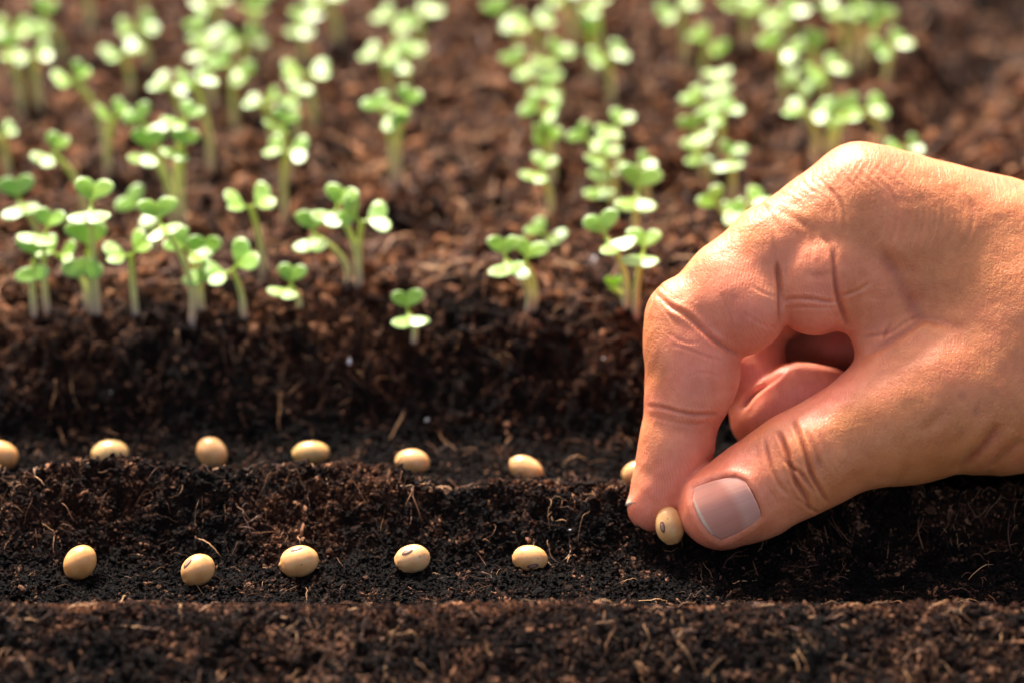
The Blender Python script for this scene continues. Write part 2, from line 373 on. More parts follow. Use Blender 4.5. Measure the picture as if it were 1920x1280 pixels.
def fibres(n, x0, x1, y0, y1, lmin, lmax, rmin, rmax, dens=None, lift=0.5, up=0.35):
    x = rng.uniform(x0, x1, n); y = rng.uniform(y0, y1, n); ok = off_beans(x, y, 1.15)
    if dens is not None: ok &= rng.random(n) < dens(x, y)
    x = x[ok]; y = y[ok]; n = len(x); S = 9
    L = lmin + (lmax - lmin) * rng.random(n) ** 2.2; r = rmin + (rmax - rmin) * rng.random(n) ** 2
    a = rng.uniform(0, 2 * math.pi, n); cv = rng.normal(0, 0.8, n) * rng.random(n); cv2 = rng.normal(0, 1.3, n)
    P = np.zeros((n, S, 3)); cx, cy = x.copy(), y.copy(); ang = a.copy()
    for k in range(S):
        P[:, k, 0] = cx; P[:, k, 1] = cy
        ang = ang + (cv + cv2 * math.sin(k * 1.4) + rng.normal(0, .25, n)) / S * 1.6
        cx = cx + np.cos(ang) * L / S; cy = cy + np.sin(ang) * L / S
    tt = np.linspace(0, 1, S)
    arch = rng.random(n) ** 2 * up * L
    base = soil_h(P[:, :, 0].ravel(), P[:, :, 1].ravel()).reshape(n, S)
    line = base[:, :1] + (base[:, -1:] - base[:, :1]) * tt
    stiff = rng.random((n, 1)) * 0.8
    P[:, :, 2] = np.maximum(base * (1 - stiff) + line * stiff, base - 0.3) + arch[:, None] * np.sin(tt * math.pi * rng.uniform(.6, 1.1, (n, 1))) + lift * rng.uniform(0.2, 1, (n, 1))
    T = np.gradient(P, axis=1); T /= np.linalg.norm(T, axis=2, keepdims=True) + 1e-9
    A = np.cross(T, np.array([0.13, 0.2, 1.0])); A /= np.linalg.norm(A, axis=2, keepdims=True) + 1e-9; B = np.cross(T, A)
    w = (r[:, None] * (1 - 0.75 * np.abs(tt * 2 - 1) ** 3))[:, :, None]
    ring = [P + A * w * math.cos(q) + B * w * math.sin(q) for q in (0, 2.09, 4.19)]
    V = np.stack(ring, 2)                                        # n,S,3,3
    idx = np.arange(S * 3).reshape(S, 3)
    f = np.stack([idx[:-1], np.roll(idx, -1, 1)[:-1], np.roll(idx, -1, 1)[1:], idx[1:]], -1).reshape(-1, 4)
    FF = (f[None] + (np.arange(n) * S * 3)[:, None, None]).reshape(-1, 4)
    me = mesh_np('coir_fibres', V.reshape(-1, 3), FF, M_fibre)
    attr(me, 'tone', np.repeat(rng.random(n) ** 1.6, S * 3))
    return me
def dfib(x, y):
    d = np.interp(y, [-165, -125, -112, -95, -84, -72, -58, -50, -32, -18, -8], [.8, .9, .5, .25, .35, .9, 1, .4, .3, .6, 1])
    return d * np.clip(0.4 + 0.9 * vnoise(x / 9, y / 9, 81), 0.08, 1)
tag(link('coir_fibres', fibres(17000, -150, 150, -160, 20, 1.0, 9, 0.04, 0.14, dfib)), 'thin tan coir fibres strewn over the dark soil', 'fibres', kind='stuff')
tag(link('coir_fibres', fibres(11000, -165, 165, 3, 330, 3, 17, 0.10, 0.30, None, 0.9, .3)), 'reddish coir fibres lying between the seedlings', 'fibres', kind='stuff')
tag(link('bark_chips', scatter('bark_chips', 500, -165, 165, 5, 330, 1.2, 3.4, 2, lambda x, y, n: 0.45 + 0.5 * rng.random(n), 2.0, amp=0.6)), 'reddish brown chips lying on the seedling bed', 'bark chips', kind='stuff')
tag(link('perlite_specks', scatter('perlite_specks', 60, -150, 150, -80, 300, 0.2, 0.8, 2, tn, 1.5, mat=M_perl, sink=0.1)), 'tiny pale grey specks in the soil', 'specks', kind='stuff')

# ------------------------------------------------------------------ seedlings
def leaf_mesh(seed, L=5.8, W=10.2, cup=0.10, fold=0.05):
    """an obcordate cotyledon: point at the petiole, notch at the tip, two rounded lobes"""
    n, R = 40, 7
    q = np.linspace(0, 2 * math.pi, n, endpoint=False)
    hxx = 16 * np.sin(q) ** 3; hyy = 13 * np.cos(q) - 5 * np.cos(2 * q) - 2 * np.cos(3 * q) - np.cos(4 * q)
    hyy = np.where(hyy < -6, -6 + (hyy + 6) * 0.62, hyy)
    ox = (hyy + 13.0) / 25.0 * L; oy = hxx / 32.0 * W
    ox += 0.12 * vnoise(np.cos(q) * 2 + seed, np.sin(q) * 2, 90); oy += 0.15 * vnoise(np.cos(q) * 2 + seed, np.sin(q) * 2, 91)
    asym = 1 + 0.12 * math.sin(seed * 3.3); oy = np.where(oy > 0, oy * asym, oy / asym)
    cx = 0.42 * L
    V = [[cx, 0, 0]]; rim = [0.3]
    for k in range(1, R + 1):
        s = (k / R) ** 0.85
        for a, b in zip(ox, oy): V.append([cx + (a - cx) * s, b * s, 0]); rim.append(0.35 + 0.65 * (k / R) ** 3)
    V = np.array(V); x, y = V[:, 0], V[:, 1]
    V[:, 2] = cup * (np.abs(y) ** 1.6) * 0.55 - fold * 0.9 * np.exp(-(y / 0.8) ** 2) * 4 - 0.018 * (x - cx) ** 2 * (1 + .5 * math.sin(seed)) - 0.03 * np.maximum(np.abs(y) - 3.2, 0) ** 2 * 1.5 \
        + 0.22 * vnoise(x / 2.5 + seed * 5, y / 2.5, 95)
    rim = np.array(rim); rim = np.where((np.abs(y) < 0.5) & (x < cx * 1.3), 0.05 + 0.3 * x / L, rim)
    nt_ = len(V); Vb = V.copy(); Vb[:, 2] -= 0.32 * (1 - 0.6 * (rim > 0.95))
    V = np.concatenate([V, Vb]); rm = np.concatenate([rim, rim])
    Fc = []
    for k in range(n): Fc.append((0, 1 + k, 1 + (k + 1) % n)); Fc.append((nt_, nt_ + 1 + (k + 1) % n, nt_ + 1 + k))
    for r in range(R - 1):
        for k in range(n):
            a, b = 1 + r * n + k, 1 + r * n + (k + 1) % n
            Fc.append((a, a + n, b + n, b)); Fc.append((nt_ + a, nt_ + b, nt_ + b + n, nt_ + a + n))
    for k in range(n):
        a, b = 1 + (R - 1) * n + k, 1 + (R - 1) * n + (k + 1) % n
        Fc.append((a, nt_ + a, nt_ + b, b))
    # petiole
    b0 = len(V); PV = []
    for i, (px_, pz, pr) in enumerate(((-1.3, -0.6, .5), (-.8, -.35, .42), (0.0, -.22, .36), (1.2, -.2, .25))):
        for k in range(8): PV.append([px_, pr * math.cos(k * math.pi / 4), pz + pr * .8 * math.sin(k * math.pi / 4)])
    for i in range(3):
        for k in range(8): Fc.append((b0 + i * 8 + k, b0 + (i + 1) * 8 + k, b0 + (i + 1) * 8 + (k + 1) % 8, b0 + i * 8 + (k + 1) % 8))
    V = np.concatenate([V, PV]); rm = np.concatenate([rm, np.full(32, 0.02)])
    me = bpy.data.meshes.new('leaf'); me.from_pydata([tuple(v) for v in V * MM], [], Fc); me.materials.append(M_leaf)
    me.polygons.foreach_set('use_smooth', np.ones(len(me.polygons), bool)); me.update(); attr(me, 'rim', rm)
    return me
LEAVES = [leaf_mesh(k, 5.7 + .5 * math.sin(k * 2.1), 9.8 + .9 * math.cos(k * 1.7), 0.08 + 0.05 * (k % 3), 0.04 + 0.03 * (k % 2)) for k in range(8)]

def stem_mesh(B, H, lean, r0):
    S, K = 14, 8
    B, H = np.array(B, float), np.array(H, float)
    C1 = B + np.array([0, 0, (H[2] - B[2]) * 0.55]) + np.array([lean, 0, 0]); 
    tt = np.linspace(0, 1, S)[:, None]
    P = (1 - tt) ** 2 * B + 2 * tt * (1 - tt) * C1 + tt ** 2 * H
    P = np.concatenate([[B - [0, 0, 4]], P])
    T = np.gradient(P, axis=0); T /= np.linalg.norm(T, axis=1, keepdims=True)
    A = np.cross(T, [0, 1, 0.01]); A /= np.linalg.norm(A, axis=1, keepdims=True); Bn = np.cross(T, A)
    r = np.interp(np.arange(S + 1), [0, 2, 7, S], [r0 * 1.2, r0 * 1.1, r0 * 0.95, r0 * 0.85])
    V = []
    for i in range(S + 1):
        for k in range(K):
            q = 2 * math.pi * k / K; V.append(P[i] + (A[i] * math.cos(q) + Bn[i] * math.sin(q)) * r[i])
    Fc = [(i * K + k, i * K + (k + 1) % K, (i + 1) * K + (k + 1) % K, (i + 1) * K + k) for i in range(S) for k in range(K)]
    me = mesh_np('stem', np.array(V) - B, Fc, M_stem)
    attr(me, 'h', np.repeat(np.concatenate([[0], tt[:, 0]]), K))
    return me, T[-1]

# head px, base px, azimuth of the first leaf (90 = away from the camera), raise of leaf 1 and 2 (deg), size, label
SEED = [
 (34, 378, 75, 480, 110, 58, 5, 1.0, 'seedling at the left edge with one dark upright leaf above one white leaf'),
 (85, 436, 89, 585, 75, 52, 12, 1.0, 'seedling with an upright bright heart leaf, tallest in the leftmost clump'),
 (65, 487, 65, 589, 100, 62, -25, 1.0, 'dark green seedling low in the leftmost clump, straight pale stem'),
 (108, 478, 160, 573, 160, 15, 30, .8, 'leaning seedling half hidden between the leftmost clump and the heart leaf pair'),
 (164, 471, 172, 588, 88, 62, -38, 1.05, 'seedling whose two matt heart leaves face forward one above the other'),
 (170, 387, 184, 589, 80, 40, 2, 1.05, 'tall seedling with a flat shallow leaf cup above the matt heart leaves'),
 (245, 477, 255, 589, 20, 45, 15, .95, 'thin stemmed seedling with one upright heart leaf right and one pale leaf left'),
 (300, 420, 360, 600, 105, 45, 5, 1.05, 'long leaning seedling with yellow green stem bent to the left'),
 (266, 392, 294, 478, 140, 25, 5, .95, 'small headed seedling just behind the long leaning one'),
 (382, 490, 380, 581, 95, 60, -20, 1.05, 'seedling with broad grey green leaf in front pair left of the double heart'),
 (355, 470, 371, 578, 150, 30, 10, 1.0, 'pale leaved seedling overlapping the broad grey green leaf'),
 (434, 507, 457, 593, 25, 48, 12, 1.15, 'seedling with large heart leaf right and folded pale leaf left, stem leaning left'),
 (469, 388, 493, 521, 15, 20, 18, .95, 'single seedling with four pale lobes spread like a butterfly'),
 (544, 537, 560, 581, 70, 50, 5, .82, 'small short seedling with green heart above a white leaf, alone at front'),
 (586, 440, 650, 535, 95, 58, 0, .95, 'seedling leaning far left with dark upright leaf, left of the front trio'),
 (629, 393, 669, 537, 60, 50, 5, 1.0, 'tallest seedling of the leaning front trio'),
 (679, 415, 675, 537, 10, 12, 35, 1.05, 'seedling with a bright white leaf at the right of the front trio'),
 (765, 586, 776, 637, 100, 62, -2, .92, 'lowest seedling standing alone nearest the furrow, four rounded lobes'),
 (947, 487, 990, 583, 95, 52, 0, 1.0, 'seedling with tall green heart over a wide white leaf, stem leaning left'),
 (984, 492, 1001, 580, 60, 40, -5, .9, 'right hand partner of the pair of crossing stems in front of bare soil'),
 (1024, 441, 1026, 462, 150, 25, 10, .75, 'tiny dull green seedling low behind the pair with crossing stems'),
 (1137, 447, 1172, 577, 120, 48, 0, 1.0, 'seedling with white lower leaf leaning left beside the index finger'),
 (1206, 473, 1192, 592, 75, 40, 5, 1.0, 'seedling with pale spread leaves nearest the index knuckle'),
 (1150, 541, 1170, 568, 100, 70, 40, .5, 'tiny bright green sprout at the foot of the seedling beside the finger'),
 (1195, 362, 1192, 456, 80, 45, -10, 1.1, 'round headed green seedling directly behind the pair beside the finger'),
 (1196, 313, 1212, 405, 40, 25, 15, .9, 'seedling with two pale cupped leaves above the round headed one'),
 (1127, 348, 1148, 412, 85, 25, 0, 1.1, 'seedling with one very wide white flat leaf in the middle column'),
 (1128, 297, 1150, 392, 50, 35, 10, .85, 'seedling with small pale head over the wide white flat leaf'),
 (1103, 264, 1132, 368, 150, 30, 15, .9, 'seedling with white left leaf at the left of the middle column'),
 (1155, 238, 1157, 330, 60, 30, 5, .95, 'topmost seedling of the middle column with slanting white leaf'),
 (1014, 322, 1031, 411, 65, 30, 8, 1.0, 'seedling with the brightest white lobe and clear straight stem'),
 (1022, 268, 1035, 345, 30, 60, 50, 1.05, 'shaded matt green seedling behind the one with the brightest lobe'),
 (1015, 208, 1033, 298, 150, 15, 30, 1.0, 'seedling with oval white left leaf under a crowded pile of heads'),
 (1028, 165, 1037, 255, 80, 30, 10, 1.0, 'seedling with slanting white leaf in the crowded pile of heads'),
 (975, 125, 998, 215, 120, 35, 10, 1.1, 'left seedling at the top of the crowded pile of pale heads'),
 (1035, 112, 1045, 210, 55, 35, 15, 1.1, 'right seedling at the top of the crowded pile of pale heads'),
 (943, 30, 972, 130, 130, 40, 5, 1.05, 'blurred seedling with green left lobe near the top, left of a white head'),
 (997, 42, 1010, 140, 20, 10, 10, 1.1, 'blurred seedling with broad white head above the crowded pile'),
 (1117, 12, 1124, 150, 60, 15, 8, .9, 'white topped seedling at the top edge above a dull green one'),
 (1103, 62, 1108, 150, 80, 65, 40, .9, 'dull green shaded seedling just under a white topped one'),
 (1140, 106, 1146, 203, 30, 15, 15, 1.0, 'seedling with two stacked pale leaves on paired thin stems'),
 (1055, -6, 1072, 92, 30, 20, 10, .9, 'seedling cut by the top edge left of the white topped one'),
 (1272, 16, 1282, 124, 25, 18, -18, 1.15, 'seedling with long diagonal white leaf at the top edge'),
 (1329, 80, 1315, 165, 150, 25, -15, 1.05, 'seedling with two hanging pale lobes right of the diagonal leaf'),
 (1347, 156, 1346, 232, 88, 22, 2, .95, 'seedling with two horizontal leaves stacked like a bun'),
 (1315, 196, 1327, 290, 130, 20, 5, 1.0, 'white leaved seedling left of centre in the tall right hand column'),
 (1356, 214, 1352, 300, 30, 12, 10, 1.0, 'seedling with white leaf reaching right in the tall right hand column'),
 (1304, 250, 1318, 340, 120, 50, 15, 1.0, 'greenish shaded seedling left in the tall right hand column'),
 (1306, 288, 1332, 350, 100, 30, 0, .95, 'seedling with flat white left leaf low in the tall right hand column'),
 (1369, 299, 1372, 378, 75, 35, 2, 1.0, 'lowest seedling of the right hand column with thin bright stem and flat leaf'),
 (1378, 6, 1397, 86, 40, 20, 10, .85, 'faint greenish seedling at the top edge left of a wide white cluster'),
 (1430, 27, 1440, 108, 140, 15, 12, 1.1, 'left half of the wide white cluster near the top edge'),
 (1478, 30, 1482, 112, 40, 15, 12, 1.1, 'right half of the wide white cluster near the top edge'),
 (1462, 92, 1468, 215, 140, 30, 10, 1.1, 'seedling with pale wedge shaped head on a long thick stem'),
 (1525, 90, 1520, 182, 70, 55, 35, .9, 'green seedling behind the wedge shaped head'),
 (1546, 132, 1545, 228, 30, 15, 12, 1.15, 'seedling with wide pale leaf pointing right in the right cluster'),
 (1497, 157, 1506, 242, 150, 12, 0, .9, 'seedling with slanting white leaf low at the left of the right cluster'),
 (1563, 18, 1580, 140, 120, 12, 12, 1.0, 'pale seedling at the top edge on long stems, left of a white head'),
 (1604, 22, 1600, 142, 60, 12, 12, 1.0, 'white headed seedling at the top edge right of the pale one'),
 (1648, 40, 1622, 140, 40, 50, 30, .85, 'faint green seedling leaning right near the top right'),
 (1672, 88, 1663, 162, 35, 15, 8, 1.0, 'rightmost high seedling with a white leaf pointing right'),
 (1514, 212, 1528, 302, 150, 10, 20, 1.1, 'bow shaped white headed seedling behind the top of the hand'),
 (1562, 226, 1552, 298, 80, 55, 20, .85, 'small green seedling between the bow shaped head and the double white head'),
 (1620, 206, 1648, 286, 20, 12, 15, 1.15, 'seedling with double white head and stem leaning right behind the hand'),
 (1588, 212, 1566, 296, 100, 45, 8, .95, 'seedling with a green upper lobe at the left of the double white head'),
 (1697, 281, 1700, 345, 20, 25, 25, .9, 'seedling peeping over the back of the hand at right'),
 (1352, 392, 1368, 468, 150, 35, 15, 1.0, 'seedling with pale left lobes just above the index knuckle slope'),
 (1400, 388, 1398, 470, 35, 18, 5, 1.0, 'seedling with whiter lobes touching the outline of the index finger'),
 (20, 62, 30, 150, 170, 15, 20, 1.05, 'white leaved seedling at the left edge near the top corner'),
 (76, 34, 114, 122, 60, 55, -20, 1.1, 'large green headed seedling in the top left corner leaning left'),
 (20, 98, 42, 225, 110, 50, 10, 1.0, 'seedling at the left edge with a purplish thick stem and green leaf'),
 (60, 104, 75, 215, 20, 12, 15, 1.05, 'white headed seedling on a purplish stem next to the left edge'),
 (150, -60, 170, 68, 90, 20, 10, 1.0, 'seedling whose thick pale stem enters from the top edge at left'),
 (139, 152, 195, 290, 30, 45, 20, 1.05, 'seedling with notched pale leaf and stem sloping down to the right'),
 (214, 222, 204, 328, 30, 52, 40, 1.0, 'seedling with two cupped green leaves forming a V on an upright stem'),
 (256, 56, 277, 132, 20, 25, 15, 1.05, 'seedling with round white left lobe, upper of two stacked at left'),
 (230, 100, 245, 182, 30, 20, 15, 1.0, 'seedling with round white left lobe, lower of two stacked at left'),
 (99, 288, 158, 422, 55, 52, 5, .95, 'seedling with one upright green and one white leaf beside a reddish chip'),
 (2, 254, 15, 335, 30, 20, 10, .8, 'small seedling mostly cut by the left edge'),
 (320, 162, 342, 252, 160, 5, 20, 1.05, 'seedling with a big egg shaped white leaf'),
 (366, 157, 395, 325, 30, 15, 40, 1.0, 'seedling with round white right leaf on a very long straight stem'),
 (382, 60, 395, 160, 140, 25, 5, 1.1, 'left seedling at the top of the densest cluster'),
 (376, 93, 398, 200, 100, 30, 5, 1.0, 'left seedling lower in the densest cluster, flat white leaf'),
 (456, 76, 460, 162, 20, 15, 5, 1.1, 'right seedling at the top of the densest cluster with flat pale leaf'),
 (434, 126, 443, 257, 150, 25, -8, 1.1, 'seedling with slanting white leaf at the bottom right of the densest cluster'),
 (272, 236, 315, 400, 130, 40, 8, 1.05, 'upper left seedling of the thick bundle of stems'),
 (346, 226, 337, 415, 50, 30, 15, 1.0, 'upper right seedling of the thick bundle of stems'),
 (276, 284, 325, 430, 80, 62, 0, 1.1, 'brightest green seedling in the thick bundle of stems, white leaf below'),
 (342, 280, 345, 428, 70, 62, 5, 1.0, 'right seedling of the thick bundle with upright leaf and small white leaf'),
 (396, 4, 412, 100, 30, 15, 12, 1.0, 'white headed seedling cut by the top edge left of the middle'),
 (479, 14, 482, 110, 80, 45, 15, 1.05, 'green sided seedling at the top edge with straight stem'),
 (566, 48, 571, 126, 88, 20, 0, 1.15, 'seedling with two flat white leaves stacked one above the other'),
 (610, 2, 632, 88, 30, 15, 10, 1.0, 'white topped seedling cut by the top edge above stacked flat leaves'),
 (574, 138, 590, 256, 8, 14, 12, 1.15, 'seedling with two round white leaves spread left and right'),
 (494, 196, 512, 290, 165, 5, 50, .95, 'seedling with one round white leaf reaching left'),
 (547, 182, 556, 270, 60, 25, 10, 1.0, 'pale headed seedling between the spread pair and the cup shaped one'),
 (530, 240, 540, 335, 70, 50, 30, .95, 'green cup shaped seedling right behind a bright white head'),
 (536, 284, 536, 428, 165, 6, 14, 1.1, 'seedling with broad bright white head on a straight stem with purple foot'),
 (738, 38, 745, 140, 150, 14, 10, 1.15, 'left of two merged white heads at the top centre'),
 (786, 34, 790, 132, 40, 25, 5, 1.15, 'right of two merged white heads at the top centre'),
 (716, 106, 730, 212, 150, 8, 30, 1.0, 'seedling with an oval white leaf reaching left at upper centre'),
 (758, 112, 766, 222, 60, 30, 0, 1.1, 'seedling with flat white front leaf at upper centre'),
 (722, 212, 738, 346, 130, 30, 0, 1.15, 'left seedling of the isolated thick stemmed pair, brightest white leaf'),
 (758, 202, 748, 346, 50, 50, 20, 1.05, 'right seedling of the isolated thick stemmed pair, greener leaf'),
 (815, -50, 822, 34, 90, 20, 10, 1.0, 'seedling at the top edge of which only the stem shows, right of merged heads'),
 (265, -50, 272, 45, 90, 20, 10, 1.0, 'seedling at the top edge of which only a stem shows, above stacked pair'),
]
cam_dist = D0
for i, (hx, hy, bx, by, az, e1, e2, size, label) in enumerate(SEED):
    B = on_soil(bx, by, 0.3, True); B[2] -= 0.5
    H = at_y(hx, hy, B[1] - 0.5 + 1.5 * vnoise(np.array([i * 1.7]), np.array([0.3]), 5)[0])
    root = bpy.data.objects.new('seedling', None); COL.objects.link(root); root.empty_display_size = 0.003
    root.location = Vector(B * MM)
    tag(root, label, 'seedling', 'seedlings growing in rows on the bed behind the furrows')
    front = by > 430
    sm, tdir = stem_mesh(B, H, (B[0] - H[0]) * 0.35 + random.uniform(-.5, .5), 0.78 if front else 0.92)
    link('stem', sm, root)
    for s, el in ((0, e1), (1, e2)):
        a = math.radians(az + 180 * s + random.uniform(-9, 9)); e = math.radians(el + random.uniform(-5, 5))
        X = Vector((math.cos(a) * math.cos(e), math.sin(a) * math.cos(e), math.sin(e)))
        if s == 1 and math.sin(a) < -0.3: X = Vector((math.cos(a) * math.cos(e), math.sin(a) * math.cos(e), math.sin(e - 0.17))).normalized()
        Zr = Vector((random.uniform(-.28, .12), random.uniform(-.52, -.16), 0.94)); Z = (Zr - X * Zr.dot(X)).normalized(); Yv = Z.cross(X).normalized()
        R = Matrix((X, Yv, Z)).transposed()
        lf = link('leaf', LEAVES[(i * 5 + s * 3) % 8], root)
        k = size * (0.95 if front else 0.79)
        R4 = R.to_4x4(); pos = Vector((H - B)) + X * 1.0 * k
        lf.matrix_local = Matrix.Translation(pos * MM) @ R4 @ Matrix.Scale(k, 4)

# ------------------------------------------------------------------ the hand: one continuous surface taken from a distance field
DH = 672.5                                                      # camera-axis depth of the finger tips (mm)
def H(px, py, w=0.0):                                           # camera-space mm: x right, y up, z towards the camera
    dep = DH - w
    return np.array([(px - 960) / F * dep, -(py - 640) / F * dep, w])
SC = F / DH
def R_(r): return r / SC
axX = np.concatenate([np.arange(H(1165, 0)[0], H(1935, 0, 0)[0], 0.36)])
gx = 0.36 * 1.06 ** np.arange(1, 53)
axX = np.concatenate([axX, axX[-1] + np.cumsum(gx)])
axY = np.arange(H(0, 1110)[1], H(0, 232)[1], 0.36)
axZ = np.concatenate([np.arange(-74, -22, 0.9), np.arange(-22, 34, 0.36)])
gX, gY, gZ = axX.astype(np.float32), axY.astype(np.float32), axZ.astype(np.float32)
shape = (len(gX), len(gY), len(gZ))
def smin(a, b, k):
    h = np.maximum(k - np.abs(a - b), 0) / k
    return np.minimum(a, b) - h * h * k * 0.25
def smax(a, b, k): return -smin(-a, -b, k)
def box_of(pts, r, pad):
    lo = np.min(pts, 0) - r - pad; hi = np.max(pts, 0) + r + pad
    s = []
    for ax, l, h in zip((gX, gY, gZ), lo, hi):
        i0 = max(0, int(np.searchsorted(ax, l)) - 1); i1 = min(len(ax), int(np.searchsorted(ax, h)) + 1)
        s.append(slice(i0, max(i1, i0 + 1)))
    return tuple(s)
def cone(Fd, a, b, ra, rb, k, sw=1.0, op='add'):
    """rounded cone from a to b; sw > 1 flattens it along the view axis"""
    sl = box_of(np.stack([a, b]), max(ra, rb), k + 3)
    x = gX[sl[0]][:, None, None]; y = gY[sl[1]][None, :, None]; z = gZ[sl[2]][None, None, :]
    px_, py_, pz_ = x - a[0], y - a[1], (z - a[2]) * sw
    ba = (b - a) * np.array([1, 1, sw]); L = float(ba @ ba) + 1e-6
    h = np.clip((px_ * ba[0] + py_ * ba[1] + pz_ * ba[2]) / L, 0, 1)
    d = np.sqrt((px_ - h * ba[0]) ** 2 + (py_ - h * ba[1]) ** 2 + (pz_ - h * ba[2]) ** 2) - (ra + (rb - ra) * h)
    if sw > 1: d = d * (1 / (1 + (sw - 1) * 0.5))
    d = d.astype(np.float32)
    Fd[sl] = smin(Fd[sl], d, k) if op == 'add' else smax(Fd[sl], -d, k)
def chain(Fd, pts, k, sw=1.0):
    """pts: (px, py, w, radius px)"""
    for p_, q_ in zip(pts[:-1], pts[1:]):
        cone(Fd, H(*p_[:3]), H(*q_[:3]), R_(p_[3]), R_(q_[3]), k, sw)
def ball(Fd, px, py, w, r, k, sw=1.0, op='add'): cone(Fd, H(px, py, w), H(px + .5, py, w), R_(r), R_(r), k, sw, op)
def new(): return np.full(shape, 40.0, np.float32)

# back of the hand, index knuckle and the web to the thumb
body = new()
chain(body, [(1612, 386, -3, 96), (1700, 408, -5, 102), (1800, 440, -6, 104), (1900, 470, -8, 112), (2020, 520, -12, 128), (2200, 585, -18, 150), (2700, 640, -24, 170), (3500, 700, -26, 220)], 8, 1.15)
chain(body, [(1640, 430, -24, 88), (1800, 480, -26, 100), (2000, 540, -28, 130), (2200, 600, -30, 150)], 8)
chain(body, [(1665, 470, -40, 80), (1800, 520, -42, 95), (2000, 560, -40, 120), (2200, 600, -36, 140)], 8)
chain(body, [(1700, 520, -54, 74), (1850, 560, -54, 85), (2050, 590, -48, 110), (2250, 620, -42, 130)], 8)
chain(body, [(1780, 560, -6, 104), (1900, 610, -6, 140), (2080, 650, -12, 165), (2300, 690, -20, 160)], 10, 1.1)
chain(body, [(1830, 640, -30, 90), (2000, 660, -30, 120)], 10)
chain(body, [(1660, 470, -1, 88), (1655, 560, -1, 66), (1655, 630, 0, 44), (1700, 700, 0, 50)], 5, 1.1)      # fold from the index base to the web
# thumb
thumb = new()
chain(thumb, [(1352, 950, 4.5, 79), (1400, 926, 5, 84), (1440, 902, 5.5, 86), (1500, 868, 6, 93), (1560, 838, 6, 92), (1620, 806, 5, 98), (1690, 770, 3, 118), (1760, 738, 0, 142), (1850, 725, -4, 160), (2000, 715, -10, 172), (2200, 700, -18, 168)], 3, 1.2)
ball(thumb, 1312, 962, -3, 44, 5)
ball(thumb, 1700, 800, 1, 86, 8, 1.2)
body = smin(body, thumb, 5.0)
# index finger
idx = new()
chain(idx, [(1612, 386, -3, 96), (1545, 430, -2, 101), (1452, 474, -1, 86), (1370, 534, 0, 77), (1304, 590, 0, 76)], 4, 1.15)
ball(idx, 1606, 374, -3, 88, 6, 1.1)
ball(idx, 1394, 572, 2.2, 84, 3.0, 1.1)                            # pad of the first bone
ball(idx, 1372, 600, 0, 72, 3, 1.1)
pad = new(); ball(pad, 1528, 526, 1.6, 83, 2, 1.15); ball(pad, 1528, 566, 1, 62, 4, 1.05); ball(pad, 1550, 480, .5, 76, 8, 1.1)
idx = smin(idx, pad, 1.1)
mid = new()
chain(mid, [(1280, 588, 0, 68), (1288, 640, 0, 71), (1296, 700, 0, 74)], 5, 1.12)
ball(mid, 1309, 680, 0, 72, 5, 1.1)
ball(mid, 1302, 722, 0, 66, 5, 1.1)
idx = smin(idx, mid, 1.6)
tip = new()
chain(tip, [(1279, 768, -.5, 66), (1270, 830, -1.5, 64), (1256, 890, -2.5, 58), (1234, 935, -2.8, 46), (1218, 955, -2.8, 37)], 4, 1.05)
idx = smin(idx, tip, 5.0)
body = smin(body, idx, np.interp(gX, [H(1440, 0)[0], H(1580, 0)[0]], [0.35, 6.0]).astype(np.float32)[:, None, None])
# middle finger, curled into the palm behind the index finger
m = new()
chain(m, [(1650, 430, -24, 92), (1540, 510, -23, 84), (1420, 570, -22, 82), (1370, 620, -22, 76)], 5)
chain(m, [(1370, 640, -21, 76), (1400, 700, -19, 72), (1415, 736, -17, 60)], 4)
m2 = new(); chain(m2, [(1430, 782, -15, 66), (1500, 752, -12, 68), (1552, 748, -11, 60)], 4)
m = smin(m, m2, 1.3)
body = smin(body, m, 1.0)
# ring and little finger
r_ = new()
chain(r_, [(1670, 460, -42, 86), (1450, 560, -41, 76), (1400, 640, -40, 70)], 5); chain(r_, [(1400, 640, -40, 70), (1440, 760, -36, 60)], 4); chain(r_, [(1440, 760, -36, 60), (1560, 750, -32, 54)], 4)
body = smin(body, r_, 1.2)
r_ = new()
chain(r_, [(1700, 510, -58, 74), (1520, 600, -58, 62), (1460, 650, -57, 58)], 5); chain(r_, [(1460, 650, -57, 58), (1490, 740, -53, 50)], 4); chain(r_, [(1490, 740, -53, 50), (1580, 735, -50, 46)], 4)
body = smin(body, r_, 1.2)
# the palm that closes the hollow on the far side
chain(body, [(1750, 640, -38, 70), (1850, 690, -34, 110)], 8)
chain(body, [(1490, 650, -34, 44), (1560, 650, -29, 46), (1680, 640, -24, 60)], 3)
for (px_, py_, w_, rr, k) in ((1738, 590, 18, 30, 8), (1700, 540, 17, 18, 8)): ball(body, px_, py_, w_, rr, k, 1, 'sub')

